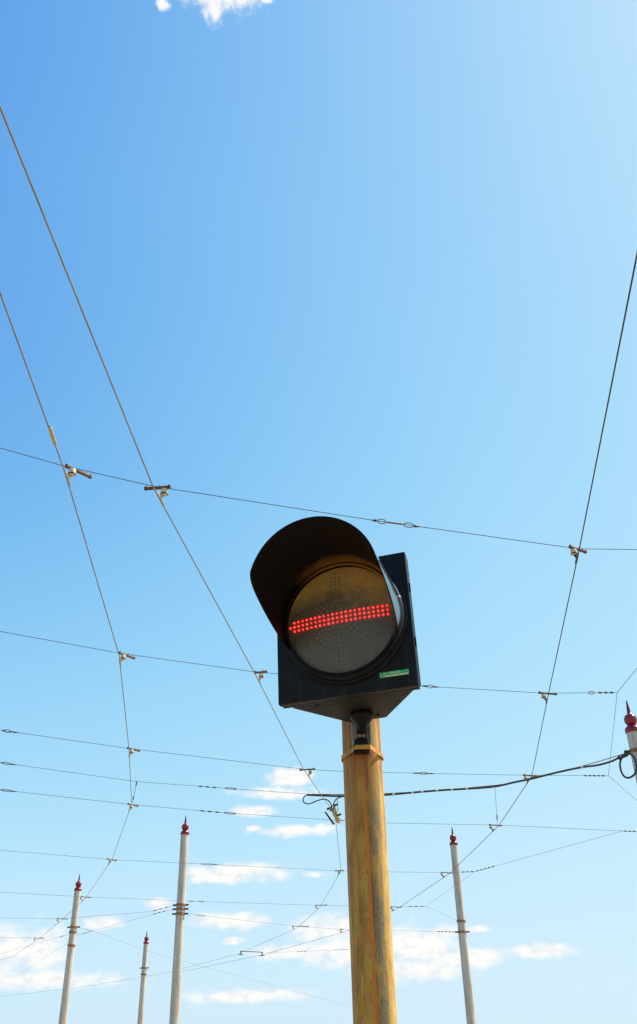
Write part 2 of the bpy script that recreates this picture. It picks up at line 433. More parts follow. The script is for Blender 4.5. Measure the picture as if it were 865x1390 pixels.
# mounting bracket under the case, down to the strap round the post
POST = V((.1035, 2.52, 0)); PR = .0555
loc = lambda p: MSI @ V(p)
def lz(v, y): return at_y(491, v, y).z
bx = at_y(491.5, 975, 2.37)
b = MB(); zb = lz(975, 2.37)
bossp = loc((bx.x, 2.37, SIG.z - zh))
b.lathe(bossp + Z * .001, -Z, [(.030, 0), (.033, .004), (.033, .010), (.013, .036), (.013, .045)], 28)
b.build('bracket_boss', 'black', sig, angle=30)
yb = 2.425
def wbox(mb, u, v0, v1, y, hw, hd):
    z0, z1 = lz(v0, y), lz(v1, y); x = at_y(u, (v0 + v1) / 2, y).x
    c = loc((x, y, (z0 + z1) / 2)); r3 = MSI.to_3x3()
    mb.box(c, r3 @ (X * hw), r3 @ (Y * hd), r3 @ (Z * abs(z1 - z0) / 2)); return c
b = MB(); wbox(b, 490.5, 980, 1006, yb, .0125, .008); wbox(b, 490.5, 1004, 1011.5, yb - .001, .0185, .0095)
wbox(b, 490.7, 1018.2, 1023, yb + .006, .0215, .012)
arm = b.build('bracket_arm', 'black', sig, bevel=.002)
b = MB(); r3 = MSI.to_3x3(); x = at_y(490.5, 1000, 2.455).x
z0, z1 = lz(1014, 2.455), lz(984, 2.455)
for sx_, hw in ((-1, .0016), (1, .0016)):
    b.box(loc((x + sx_ * .0245, 2.449, (z0 + z1) / 2)), r3 @ (X * hw), r3 @ (Y * .015), r3 @ (Z * (z1 - z0) / 2))
b.box(loc((x, 2.4585, (z0 + z1) / 2)), r3 @ (X * .0227), r3 @ (Y * .0016), r3 @ (Z * (z1 - z0) / 2))
b.build('bracket_channel', 'channel', sig)
for u, v in ((490.8, 986), (488.3, 998.5), (493.6, 998.5)):
    b = MB(); p = loc(at_y(u, v, yb - .0082)); b.lathe(p, r3 @ -Y, [(.0052, -.001), (.0052, .003), (.0036, .0045)], 8)
    b.build('bolt', 'copper_bolt', arm)
# strap: round the back of the post, straight flanks to the bracket in front
b = MB(); zc = lz(1014.6, 2.415); hs = .0058; path = []
fx, fy = .019, 2.412
path += [V((POST.x - fx - .001, fy, 0)), V((POST.x + fx - .001, fy, 0))]
for k in range(0, 25):
    a = R_(62) - R_(304) * k / 24           # angle from the street side round the back
    path.append(V((POST.x + math.sin(a + 0) * (PR + .002), POST.y - math.cos(a) * (PR + .002), 0)))
path = path[:2] + [V((POST.x + math.sin(a) * (PR + .002), POST.y - math.cos(a) * (PR + .002), 0)) for a in [R_(62 + 236 * k / 24) for k in range(25)]]
cen = POST.copy(); cen.z = 0; cen.y -= .03
for p in path:
    o = (p - cen).normalized() * .0022
    for q in (p, p + o):
        b.v.append(loc((q.x, q.y, zc - hs))); b.v.append(loc((q.x, q.y, zc + hs)))
L = len(path)
for k in range(L):
    a, c = 4 * k, 4 * ((k + 1) % L)
    for q in ((0, 1), (3, 2), (1, 3), (2, 0)): b.f.append((a + q[0], c + q[0], c + q[1], a + q[1]))
b.build('post_strap', 'rust_band', sig, angle=25)

# post
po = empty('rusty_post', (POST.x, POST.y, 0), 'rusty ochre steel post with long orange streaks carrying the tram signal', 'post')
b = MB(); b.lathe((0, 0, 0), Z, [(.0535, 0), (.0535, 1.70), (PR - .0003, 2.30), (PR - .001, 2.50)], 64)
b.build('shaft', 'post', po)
b = MB(); b.lathe((0, 0, .0), Z, [(.14, 0), (.14, .016), (.075, .018), (.07, .05)], 40)
b.build('base_plate', 'post', po)
b = MB(); b.lathe((0, 0, 2.5), Z, [(.058, -.012), (.058, .002), (.02, .010)], 40)
b.build('cap', 'post', po)

# ------------------------------------------------------------------ overhead line
ZW, ZS = 5.5, 5.62
def splice(pts): return [V(p) for p in pts]
def extend(p, q, d): return q + (q - p).normalized() * d
def trolley(px, back=None, fore=()):
    p = [at_z(u, v, ZW) for u, v in px]
    if back: p = [p[0] - (p[1] - p[0]).normalized() * back] + p
    return p + [V((x, y, ZW)) for x, y in fore]
A = trolley([(0, 397), (88, 640), (162, 890), (175, 1014), (179, 1091), (152.6, 1166), (116, 1219.5), (83, 1249.5), (52, 1275), (17, 1298.6)], 14, [(-19.2, 52), (-27, 60.5), (-38, 69), (-52, 77)])
B = trolley([(0, 145), (208, 661), (346, 914), (412, 1044), (455, 1106), (463, 1182), (435, 1231), (403, 1260), (324, 1294.5)], 14, [(-9.3, 56.5), (-16.5, 66.5), (-27, 77), (-41, 87)])
C = trolley([(865, 345), (786, 748), (744, 945), (722, 1054), (677, 1121), (610.5, 1185.5), (539, 1234), (471, 1264), (363, 1294.6)], 14, [(-8.9, 56.9)])
def fat(pts):                                   # break long straights so the tube bends only at its ends
    return pts
def wire(name, pts, r, mat, label, cat, group, n=8):
    b = MB(); P = []
    for i, p in enumerate(pts):                 # tight bends at the supports
        P.append(p)
    b.tube(P, r, n); o = b.build(name, mat, None, pts[0]); tag(o, label, cat, group); return o
GT = 'tram contact wires'
tA = wire('contact_wire', A, .0056, 'copper', 'outermost copper tram contact wire, with a brass splice sleeve, curving past the ball topped masts', 'contact wire', GT)
tB = wire('contact_wire', B, .0057, 'copper', 'copper tram contact wire running into the brass feeder clamp beside the post', 'contact wire', GT)
tC = wire('contact_wire', C, .0058, 'copper_shaded', 'dark tram contact wire crossing under the thick black feeder cable', 'contact wire', GT)
sl0 = at_z(67.5, 579, ZW); sl1 = at_z(75.5, 605, ZW)
b = MB(); d = (sl1 - sl0)
b.tube([sl0, sl0 + d * .12, sl1 - d * .12, sl1], [.008, .015, .015, .008], 12)
b.tube([sl0 + V((0, 0, .014)) + d * .2, sl1 + V((0, 0, .014)) - d * .2], .007, 8)
b.build('splice_sleeve', 'brass', tA, A[0])

def turnbuckle(mb, p, q, w=.022):               # open frame: two rods between two end blocks
    d = (q - p); L = d.length; d.normalize(); h_ = d.cross(Z).normalized(); s_ = (h_ * .45 + h_.cross(d) * .9).normalized()
    for e in (p, q): mb.tube([e - d * .02, e + d * .02], .013, 8)
    for sg in (-1, 1):
        mb.tube([p + d * .005, p + s_ * w * sg * .8 + d * .03, q + s_ * w * sg * .8 - d * .03, q - d * .005], .0055, 6)
def link(mb, p, q, w=.02, r=.0055):             # oval chain link
    d = (q - p); L = d.length; d.normalize(); h_ = d.cross(Z).normalized(); s_ = (h_ * .6 + h_.cross(d) * .8).normalized(); c = (p + q) / 2
    mb.tube([c + d * (math.cos(t) * L / 2) + s_ * math.sin(t) * w for t in [2 * math.pi * k / 20 for k in range(20)]], r, 6, closed=True)
def beads(mb, p, q, k=3, r=.014):
    d = q - p; L = d.length; u = d.normalized(); mb.tube([p, q], .0052, 6)
    for i in range(k):
        c = p + d * ((i + .5) / k); l = L / k * .55
        mb.tube([c - u * l / 2, c - u * l * .3, c + u * l * .3, c + u * l / 2], [.005, r, r, .005], 8)

GS = 'cross wires carrying the contact wires'
def span(label, px, fits=(), ext=(0, 0), r=.0034, name='cross_wire', cat='cross wire', grp=GS, zt=ZS):
    pts = []
    for p in px:
        if isinstance(p, V): pts.append(p)
        elif len(p) == 3: pts.append(at_y(*p))
        else: pts.append(at_z(p[0], p[1], zt))
    inner = list(pts)
    if ext[0]: pts = [extend(pts[1], pts[0], ext[0])] + pts
    if ext[1]: pts = pts + [extend(pts[-2], pts[-1], ext[1])]
    o = wire(name, pts, r, 'steel_wire', label, cat, grp, 6)
    def along(u):                               # the point of the wire seen at column u
        best = None
        for a, c in zip(pts, pts[1:]):
            for k in range(0, 401):
                q = a.lerp(c, k / 400); cc = RC.transposed() @ (q - CAM)
                if cc.z > -.1: continue
                uu = PU + F * cc.x / -cc.z
                if best is None or abs(uu - u) < best[0]: best = (abs(uu - u), q)
        return best[1]
    for kind, u0, u1 in fits:
        p, q = along(u0), along(u1); mb = MB()
        if kind == 'tb': turnbuckle(mb, p, q); mb.build('turnbuckle', 'dark_iron', o, pts[0])
        elif kind == 'ch': beads(mb, p, q, 3); mb.build('strain_insulator', 'dark_iron', o, pts[0])
        elif kind == 'ch5': beads(mb, p, q, 5); mb.build('strain_insulator', 'dark_iron', o, pts[0])
        elif kind == 'lk': link(mb, p, q); mb.build('shackle', 'steel', o, pts[0])
        elif kind == 'rod': mb.tube([p, q], .008, 8); mb.build('strain_rod', 'rust_iron', o, pts[0])
        elif kind == 'end': mb.tube([p, q], [.014, .006], 8); mb.build('end_clamp', 'dark_iron', o, pts[0])
    o['_'] = 0; del o['_']
    o_pts[o.name] = pts
    return pts
o_pts = {}
YL, YB, YR, YF = 38.5, 30.0, 34.0, 17.5          # distances of the masts
bigL = V((-4.59, YB, 0)); mL = V((-10.05, YL, 0)); mS = V((-10.03, 54, 0)); mR = V((4.535, YR, 0)); fx_ = at_y(859, 994, YF); mF = V((fx_.x + .01, YF, 0))

S1 = span('highest cross wire with a two link strainer, above the signal hood', [(0, 608), (85, 632), (208, 660), (505, 706), (567, 714.5), (785, 745), (865, 746)],
          [('lk', 513, 524), ('rod', 526, 546), ('lk', 548, 562), ('end', 511, 505), ('end', 563, 570)], (9, 9))
J1 = at_z(838, 940, ZS); J2 = at_z(826, 1053, ZS); J3 = at_z(578, 1230, ZS); J4 = at_z(645, 1183, ZS); J5 = at_y(846, 1128, 20.35)
S2 = span('cross wire passing behind the signal plate to a knotted bridle wire', [(0, 857), (165, 887), (346, 912), (375, 914.5), (570, 931), (740, 941), J1],
          [('lk', 580, 588), ('end', 579, 572), ('end', 589, 596), ('lk', 799, 807), ('ch', 811, 834)], (9, 0))
S3 = span('cross wire with a white turnbuckle just above the feeder cable', [(0, 991), (175, 1016), (412, 1044), (465, 1047), (585, 1050), (722, 1052.5), J2],
          [('tb', 5, 15), ('end', 18, 25), ('tb', 570, 580), ('end', 567, 560), ('end', 583, 590), ('ch5', 792, 822)], (9, 0))
S4e = at_y(420, 1078, 17.5)
S4 = span('cross wire ending at the looped tail of the feeder cable', [(0, 1035), (186, 1061), (240, 1065), (300, 1069.5), S4e],
          [('tb', 3, 14), ('end', 16, 23), ('ch', 268, 296), ('tb', 307, 320)], (9, 0), zt=6.0)
S5 = span('cross wire running through the brass feeder clamp to a far bridle', [(0, 1072), (178, 1092), (245, 1098), (313, 1104), (450, 1113), (520, 1117), (676, 1120), J5],
          [('tb', 3, 14), ('end', 16, 23), ('ch', 270, 300), ('tb', 306, 319), ('end', 461, 468), ('ch', 846, 864)], (9, 9))
S6 = span('cross wire passing in front of the tallest ball topped mast', [(0, 1154), (155, 1167), (280, 1173), (460, 1182), (528, 1183.5), (611, 1184.5), J4],
          [('lk', 280, 288), ('end', 279, 272), ('end', 289, 296), ('ch', 626, 644)], (11, 0))
S7 = span('cross wire grazing the mast above its three rusty bands, to a far bridle', [(0, 1211), (118, 1217.5), (250, 1223), (435, 1229), (539, 1231), J3],
          [('lk', 257, 263), ('lk', 270, 277), ('ch', 553, 577)], (11, 0))
S8 = span('cross wire from the tallest mast to the curving contact wire on its far side', [(0, 1246), (83, 1247), (204, 1237.5), V((bigL.x - .14, YB, at_y(240, 1228.5, YB).z))],
          [('ch', 207, 230)], (11, 0))
S9 = span('cross wire from the lowest band of the tallest mast to the mast past the post',
          [V((bigL.x + .14, YB, at_y(250, 1240.5, YB).z)), (276, 1243), (403, 1257.5), (471, 1262), (531, 1263), V((mR.x - .14, YR, at_y(624, 1265, YR).z))],
          [('lk', 267, 271), ('lk', 272, 279), ('ch5', 594, 618)])
S10 = span('short cross wire from the banded slim mast out over the curving contact wire', [(0, 1272.5), (52, 1273.2), (62, 1273)], [], (14, 0))
S11 = span('lowest cross wire with bead insulators low behind the rusty post', [(327, 1291.6), (356, 1293), (402, 1292), (430, 1290.5), (471, 1289), (503, 1287.3), (519, 1262.8)],
           [('ch', 403, 416), ('ch5', 454, 472)], (0, 0))
GB = 'bridle wires tying the cross wires together'
kw = dict(name='bridle_wire', cat='bridle wire', grp=GB, r=.0032)
q = at_z(865, 907, 5.78)
span('bridle wire climbing from the knot of the signal level cross wire', [J1, q], [], (0, 6), **kw)
span('bridle wire hanging straight between two cross wire knots beside the feeder coil', [J1, J2], [], **kw)
span('bridle wire slanting away below the black cable coil', [J2, at_z(865, 1087, ZS - .05)], [], (0, 9), **kw)
span('long bridle wire with beads sloping up to the far knot beyond the feeder cable', [J4, J5], [('ch5', 646, 672)], **kw)
span('bridle wire rising steeply past the front of the mast beyond the post', [J3, J4], [], **kw)
span('bridle wire dropping to the upper band of the mast beyond the post', [J3, V((mR.x - .13, YR - .03, at_y(621, 1250, YR).z))], [], **kw)
GP = 'guy wires between the ball topped masts'
kw = dict(name='guy_wire', cat='guy wire', grp=GP, r=.0033)
span('guy wire from the slim mast up to the bands of the tallest mast', [V((mL.x + .13, YL, at_y(102, 1270, YL).z)), V((bigL.x - .14, YB, at_y(239, 1232.5, YB).z))], [('ch', 112, 122), ('ch', 207, 226)], **kw)
span('guy wire falling from the slim mast behind the smallest mast', [V((mL.x + .13, YL, at_y(107, 1258.5, YL).z)), at_y(125, 1263.5, 39.5), at_y(195, 1289, 44), at_y(243, 1303, 48), at_y(506, 1374, 75)], [('ch', 117, 127)], (0, 0), **kw)
span('guy wire falling from the slim mast below the curving contact wire', [V((mL.x - .13, YL, at_y(92, 1268, YL).z)), at_y(82, 1271.5, 39.5), at_y(0, 1294.5, 46)], [('end', 86, 80)], (0, 12), **kw)
span('thin guy wire dropping from the lowest band of the slim mast', [V((mL.x - .12, YL, at_y(93, 1279, YL).z)), at_y(64, 1298, 44)], [], (0, 14), **kw)

# ------------------------------------------------------------------ masts with red ball finials
GM = 'cream masts with red ball finials'
def mast(base, top, r, label, bands):
    o = empty('ball_topped_mast', base, label, 'mast', GM)
    b = MB(); b.lathe((0, 0, 0), Z, [(r * 1.18, 0), (r * 1.08, top * .5), (r, top)], 32); b.build('shaft', 'mast', o)
    b = MB(); b.lathe((0, 0, 0), Z, [(r * 2.2, 0), (r * 2.2, .04), (r * 1.4, .05), (r * 1.3, .2)], 24); b.build('base_plate', 'mast', o)
    k = r / .125
    b = MB(); b.lathe((0, 0, top), Z, [(.134 * k, -.012 * k), (.142 * k, .0), (.142 * k, .055 * k), (.124 * k, .085 * k), (.090 * k, .115 * k), (.07 * k, .135 * k)], 32)
    fin = b.build('finial', 'red', o)
    b = MB(); b.sphere((0, 0, top + .228 * k), .118 * k, 32, 16); b.build('ball', 'red', fin, angle=60)
    b = MB(); b.lathe((0, 0, top + .335 * k), Z, [(.050 * k, 0), (.034 * k, .02 * k), (.030 * k, .09 * k), (.012 * k, .24 * k), (.003 * k, .275 * k)], 16); b.build('spike', 'spike', fin)
    for z, lug in bands:
        b = MB(); rb = r * 1.09 + .004
        b.lathe((0, 0, z), Z, [(rb, -.035), (rb + .012, -.03), (rb + .012, .03), (rb, .035)], 28)
        bo = b.build('clamp_band', 'band', o)
        if lug:
            for sg in (-1, 1):
                b = MB(); b.box((sg * (rb + .055), 0, z), X * .05, Y * .035, Z * .022)
                b.tube([(sg * (rb + .075), -.05, z), (sg * (rb + .075), .05, z)], .018, 8)
                b.build('lug', 'dark_iron', bo, bevel=.006)
    return o
zb_ = lambda u, v, y: at_y(u, v, y).z
mast(bigL, 7.56, .125, 'tallest looking cream mast with three rusty bands side by side', [(zb_(245, 1228.5, YB), 1), (zb_(244.5, 1234, YB), 1), (zb_(244, 1240.5, YB), 1)])
mast(mL, 7.23, .128, 'slim cream mast beside the curving contact wire, with spaced single bands', [(zb_(100, 1258.5, YL), 1), (zb_(99, 1265.5, YL), 0), (zb_(97, 1283.5, YL), 0)])
mast(mS, zb_(198.5, 1281, 54), .132, 'smallest mast, only its red ball top showing low in the sky', [(5.6, 1), (5.3, 0)])
mast(mR, 7.766, .130, 'shaded cream mast beyond the post with two rusty bands', [(zb_(626, 1250.5, YR), 0), (zb_(628, 1265, YR), 1)])
mast(mF, at_y(859, 994, YF).z, .135, 'mast cut off by the picture edge beside the black cable coil', [(zb_(866, 1020, YF), 1)])

# ------------------------------------------------------------------ hangers where contact wires meet the cross wires
GH = 'hangers holding the contact wires'
def cross(a, b):
    for p, q in zip(a, a[1:]):
        for r, s in zip(b, b[1:]):
            d1, d2 = (q - p), (s - r); den = d1.x * d2.y - d1.y * d2.x
            if abs(den) < 1e-9: continue
            t = ((r.x - p.x) * d2.y - (r.y - p.y) * d2.x) / den; u = ((r.x - p.x) * d1.y - (r.y - p.y) * d1.x) / den
            if -1e-6 <= t <= 1 + 1e-6 and -1e-6 <= u <= 1 + 1e-6: return p.lerp(q, t), r.lerp(s, u), d1.normalized(), d2.normalized()
def hanger(tr, sp_, lm, lp, label, skew=8, side=.03):
    skew = 20 if tr is A else -24 if tr is B else 14
    c = cross(tr, sp_)
    if not c: print('NO CROSS', label); return
    pt, ps, dt, ds = c
    if ds.x < 0: ds = -ds
    dt = V((dt.x, dt.y, 0)).normalized(); ds = V((ds.x, ds.y, 0)).normalized()
    o = empty('wire_hanger', pt, label, 'wire hanger', GH)
    h = ps.z - pt.z; cx = ds * side
    da = MX.Rotation(R_(skew), 3, 'Z') @ ds; wv = Z.cross(da)
    b = MB(); a0, a1 = -lm, lp
    b.box(V((0, 0, h - .002)) + da * ((a0 + a1) / 2), da * ((a1 - a0) / 2), wv * .0135, Z * .0095)
    for t in (a0, a1): b.tube([V((0, 0, h - .014)) + da * t, V((0, 0, h + .014)) + da * t], .016, 12)
    arm_ = b.build('arm', 'rust_iron', o, bevel=.003)
    for t in (a0 + .01, a1 - .03, (a0 + a1) / 2 + .02):
        b = MB(); b.tube([da * t + V((0, 0, h + .004)), da * t + V((0, 0, h + .03))], .0055, 6); b.build('bolt', 'steel', arm_)
    b = MB(); b.lathe(cx + V((0, 0, h - .010)), -Z, [(.016, 0), (.028, .006), (.030, .018), (.030, .050), (.026, .060), (.012, .064)], 20)
    b.build('insulator_cap', 'cream', o, angle=30)
    b = MB(); b.lathe(cx + V((0, 0, h - .056)), -Z, [(.0315, 0), (.0325, .004), (.0315, .010), (.014, .016)], 20)
    b.build('cap_rim', 'dark_iron', o)
    b = MB(); b.tube([cx + V((0, 0, h - .066)), cx * .35 + V((0, 0, .028)), V((0, 0, .016))], [.011, .012, .010], 8)
    b.tube([dt * -.12 + V((0, 0, .006)), dt * -.07 + V((0, 0, .011)), dt * .07 + V((0, 0, .011)), dt * .12 + V((0, 0, .006))], [.007, .0115, .0115, .007], 8)
    b.build('wire_clamp', 'brass' if tr is A or tr is B else 'dark_iron', o)
    return o
nA, nB, nC = 'outermost copper contact wire', 'contact wire that ends in the feeder clamp', 'dark contact wire'
hanger(A, S1, .02, .20, 'hanger on the highest cross wire and outermost copper contact wire, arm pointing down', -6)
hanger(B, S1, .13, .07, 'hanger above the signal on the highest cross wire, arm reaching both ways', 10)
hanger(C, S1, .06, .14, 'hanger on the highest cross wire where the dark contact wire passes', -6, -.02)
hanger(A, S2, .02, .20, 'hanger on the outermost copper contact wire, level with the lens', -6)
hanger(B, S2, .05, .09, 'hanger just beside the black signal plate on the cross wire behind it', 6)
hanger(C, S2, .09, .16, 'hanger on the dark contact wire near the knotted bridle', 4, -.03)
hanger(A, S3, .04, .18, 'hanger on the outermost copper contact wire, next above the ring and dropper', -6)
hanger(B, S3, .14, .10, 'hanger on the wire just before the brass feeder clamp', 6)
hanger(C, S3, .06, .20, 'hanger half hidden by the black feeder cable', -4, -.03)
hanger(A, S5, .04, .20, 'hanger with the dropper above it, where the outermost contact wire bends back', -8)
hanger(C, S5, .08, .22, 'hanger below the thin dropper from the feeder cable', -4, -.05)
hanger(A, S6, .06, .24, 'hanger on the bending contact wire, above the top of the slim mast', -4)
hanger(B, S6, .06, .14, 'hanger against the edge of the post where the wire kinks below the clamp', -4)
hanger(C, S6, .06, .28, 'hanger in front of the mast beyond the post', -4, -.05)
hanger(A, S7, .05, .28, 'hanger close to the finial of the slim mast', -4, -.05)
hanger(B, S7, .06, .30, 'hanger on the kinked wire between the tallest mast and the post, upper of two', -4, -.05)
hanger(C, S7, .06, .34, 'hanger just past the post with a long beaded arm', -2, -.05)
hanger(A, S8, .05, .30, 'hanger on the contact wire just above the slim mast bands', -2, -.05)
hanger(B, S9, .05, .62, 'hanger with a long dark arm low beside the post, lower of two', -2, -.03)
hanger(C, S9, .05, .10, 'hanger half hidden behind the edge of the post', -2, -.03)
hanger(A, S10, .03, .32, 'lowest hanger, where the outermost contact wire reaches the low cloud', -2, -.03)
b = MB()                                         # frog bar where the two converging contact wires are tied
p0 = at_z(327, 1291, ZW + .10); p1 = at_z(356, 1292.6, ZW + .10)
fb = empty('spacer_bar', p0, 'flat bar linking two converging contact wires low over the clouds', 'spacer bar')
b.tube([p0, p1], .016, 8); b.build('rod', 'rust_iron', fb, p0)
for p in (p0, p1):
    b = MB(); b.tube([p, p - V((0, 0, .16))], [.03, .02], 8); b.tube([p - V((.12, -.08, .14)), p - V((-.12, .08, .14))], .014, 8); b.build('wire_clamp', 'dark_iron', fb, p0)

# droppers
GD = 'droppers with shackles'
def dropper(p, q, label, rings):
    b = MB(); b.tube([p, q], .0040, 6); o = b.build('dropper_wire', 'steel_wire', None, p); tag(o, label, 'dropper', GD)
    for a, c in rings:
        b = MB(); link(b, p.lerp(q, a), p.lerp(q, c), .022, .006); b.build('shackle', 'steel', o, p)
dropper(at_z(186, 1060.5, 6.0), at_z(180, 1089, ZS + .03), 'dropper with a ring at its top, beside the bend of the outermost wire', [(-.02, .25), (.68, .90)])
dropper(at_y(672, 1068.5, 16.9), at_z(675.3, 1116.5, ZS + .02), 'dropper hanging from the feeder cable to the dark contact wire', [(.75, .92)])

# ------------------------------------------------------------------ feeder cable, its coil and clamp
def smooth(pts, k=6):
    out = []; P = [pts[0]] + list(pts) + [pts[-1]]
    for i in range(1, len(P) - 2):
        for j in range(k):
            t = j / k; a, b_, c, d_ = P[i - 1], P[i], P[i + 1], P[i + 2]
            out.append(.5 * ((2 * b_) + (c - a) * t + (2 * a - 5 * b_ + 4 * c - d_) * t * t + (3 * b_ - a - 3 * c + d_) * t ** 3))
    out.append(P[-2]); return out
fy_ = lambda u: 17.9 + (YF - .15 - 17.9) * max(0, min(1, (u - 411) / 440))
fp = lambda u, v, dy=0: at_y(u, v, fy_(u) + dy)
cab_px = [(417, 1079), (440, 1080), (465, 1080.6), (520, 1079.2), (560, 1075.8), (600, 1072.6), (640, 1070.3), (672, 1067.6), (700, 1061.5), (722, 1057), (760, 1047.6), (790, 1041.5), (812, 1038.5), (830, 1033.5), (840, 1028.5)]
cp = smooth([fp(u, v) for u, v in cab_px])
b = MB(); b.tube(cp, .019, 10)
cable = b.build('feeder_cable', 'rubber', None, cp[0]); tag(cable, 'thick black feeder cable sagging across the sky with pale tape rings and looped ends', 'feeder cable')
b = MB(); b.tube(smooth([fp(418, 1078, .02), fp(520, 1077.4, .02), fp(672, 1066, .02), fp(722, 1055.5, .02), fp(790, 1040, .02)] + [fp(833, 1027.5, .02), V((mF.x - .2, YF, at_y(863, 1021.5, YF).z))], 4), .0075, 6)
b.build('support_wire', 'rust_iron', cable, cp[0])
for u in (536, 557, 576, 596, 615, 636, 480, 500, 792):
    k = min(range(len(cp)), key=lambda i: abs((lambda c: PU + F * c.x / -c.z)(RC.transposed() @ (cp[i] - CAM)) - u))
    b = MB(); d = (cp[min(k + 1, len(cp) - 1)] - cp[k - 1]).normalized()
    b.tube([cp[k] - d * .022, cp[k] + d * .022], .0215, 10); b.build('tape_ring', 'tape', cable, cp[0])
b = MB(); b.tube(smooth([fp(u, v, -.03) for u, v in [(424, 1079.3), (416, 1079.5), (412, 1083.5), (412, 1088), (416, 1091), (422, 1090.5), (432, 1086.5), (440, 1084.8), (446, 1087), (449.5, 1092), (451, 1096)]]), .011, 8)
b.build('looped_tail', 'rubber', cable, cp[0])
b = MB(); b.tube(smooth([fp(u, v, -.03) for u, v in [(468, 1081), (461, 1082.3), (456, 1085.5), (453.4, 1090), (452, 1095)]]), .011, 8)
b.build('short_tail', 'rubber', cable, cp[0])
cc = at_y(853.0, 1039.5, YF - .16)
rx, rz = 11.3 * 16.6 / F, 15.0 * 16.6 / F
b = MB(); tl = R_(-20); cpx = []
for k in range(48):
    t = 2 * math.pi * k / 48; x_, z_ = rx * math.cos(t), rz * 1.1 * math.sin(t)
    cpx.append(cc + V((x_ * math.cos(tl) - z_ * math.sin(tl) * -1 * -1, .02 * math.sin(3 * t), x_ * math.sin(tl) + z_ * math.cos(tl))))
b.tube(cpx, .019, 8, closed=True)
coil = b.build('cable_coil', 'rubber', cable, cp[0])
for u, v in ((841, 1028.5), (846, 1026.5), (850, 1025.0)):
    b = MB(); b.tube([at_y(u - 1.6, v + .8, YF - .17), at_y(u + 1.6, v - .8, YF - .17)], .034, 8)
    b.build('coil_tie', 'dark_iron', cable, cp[0])

kc = at_z(455, 1106, ZW)
fc = empty('feeder_clamp', kc, 'lumpy brass feeder clamp where the black cable tails join the contact wire', 'feeder clamp')
yk = kc.y
def kp(u, v, dy=0): return at_y(u, v, yk + dy)
for (u0, v0), (u1, v1), r in (((449.5, 1094), (458.5, 1116.5), .030), ((453.5, 1093.5), (461.5, 1114.5), .026), ((456.5, 1103), (461, 1117.5), .030)):
    b = MB(); p, q = kp(u0, v0), kp(u1, v1)
    b.tube([p, p.lerp(q, .08), p.lerp(q, .3), p.lerp(q, .5), p.lerp(q, .7), p.lerp(q, .93), q], [r * .5, r, r * .8, r * 1.15, r * .8, r, r * .5], 10); b.build('clamp_jaw', 'brass', fc, kc, bevel=0)
for u, v in ((446.5, 1097.5), (450.5, 1099.5), (460.5, 1106), (456, 1092.5)):
    b = MB(); p = kp(u, v, -.05); b.tube([p + V((-.04, 0, -.012)), p + V((.04, 0, .012))], .020, 6); b.build('bolt', 'dark_iron', fc, kc)
b = MB(); b.tube([kp(441.5, 1102), kp(453.5, 1119)], [.016, .020], 8); b.build('strain_rod', 'dark_iron', fc, kc)
b = MB(); b.tube([kp(458.3, 1085), kp(459, 1105)], .006, 6); b.build('hook_wire', 'steel_wire', fc, kc)

# ------------------------------------------------------------------ sky, clouds, sun
SUN_EL, SUN_AZ = R_(51), R_(73)                 # azimuth from +Y towards +X
w = bpy.data.worlds.new('World'); scene.world = w; w.use_nodes = True
nt = w.node_tree; nt.nodes.clear()
out = N(nt, 'ShaderNodeOutputWorld'); bg = N(nt, 'ShaderNodeBackground')
sky = N(nt, 'ShaderNodeTexSky'); sky.sky_type = 'NISHITA'; sky.sun_disc = False
sky.sun_elevation = SUN_EL; sky.sun_rotation = SUN_AZ
sky.air_density = 1.0; sky.dust_density = .7; sky.ozone_density = 1.0; sky.altitude = 0
tc = N(nt, 'ShaderNodeTexCoord').outputs['Generated']
sx = N(nt, 'ShaderNodeSeparateXYZ'); nt.links.new(tc, sx.inputs[0])
az = mth(nt, 'MULTIPLY', mth(nt, 'ARCTAN2', sx.outputs[0], sx.outputs[1]), 180 / math.pi)
el = mth(nt, 'MULTIPLY', mth(nt, 'ARCSINE', sx.outputs[2]), 180 / math.pi)
away = mth(nt, 'DIVIDE', mth(nt, 'SUBTRACT', 12.0, az), 34.0, clamp=True)
lowr = mth(nt, 'MULTIPLY', mth(nt, 'DIVIDE', mth(nt, 'SUBTRACT', 50.0, el), 18.0, clamp=True), mth(nt, 'DIVIDE', mth(nt, 'SUBTRACT', el, 4.0), 8.0, clamp=True))
clear = mth(nt, 'SUBTRACT', 1.0, mth(nt, 'MULTIPLY', mth(nt, 'MULTIPLY', away, lowr), .10))
EXPO, STR = .62, .13
sc_ = N(nt, 'ShaderNodeSeparateColor'); nt.links.new(sky.outputs[0], sc_.inputs[0])
cmb = N(nt, 'ShaderNodeCombineColor'); UNIT = 1 / (STR * 2 ** EXPO)
# response of a bright clear sky: steep in the deep blue, soft shoulder towards the pale horizon
for i, (a_, k, c) in enumerate(((1.2, .425, .295), (2.1, .485, .49), (None, .92, .80))):
    e = mth(nt, 'MAXIMUM', mth(nt, 'MULTIPLY_ADD', mth(nt, 'MULTIPLY', sc_.outputs[i], clear), k, -c), .03)
    if a_: e = mth(nt, 'MULTIPLY', mth(nt, 'SUBTRACT', 1.0, mth(nt, 'EXPONENT', mth(nt, 'MULTIPLY', e, -1.0))), a_)
    y = mth(nt, 'SUBTRACT', 1.0, mth(nt, 'EXPONENT', mth(nt, 'MULTIPLY', e, -1.0)))
    nt.links.new(mth(nt, 'MULTIPLY', y, UNIT), cmb.inputs[i])
tint = cmb.outputs[0]
cv = N(nt, 'ShaderNodeCombineXYZ'); nt.links.new(az, cv.inputs[0]); nt.links.new(el, cv.inputs[1])
ST = cv.outputs[0]
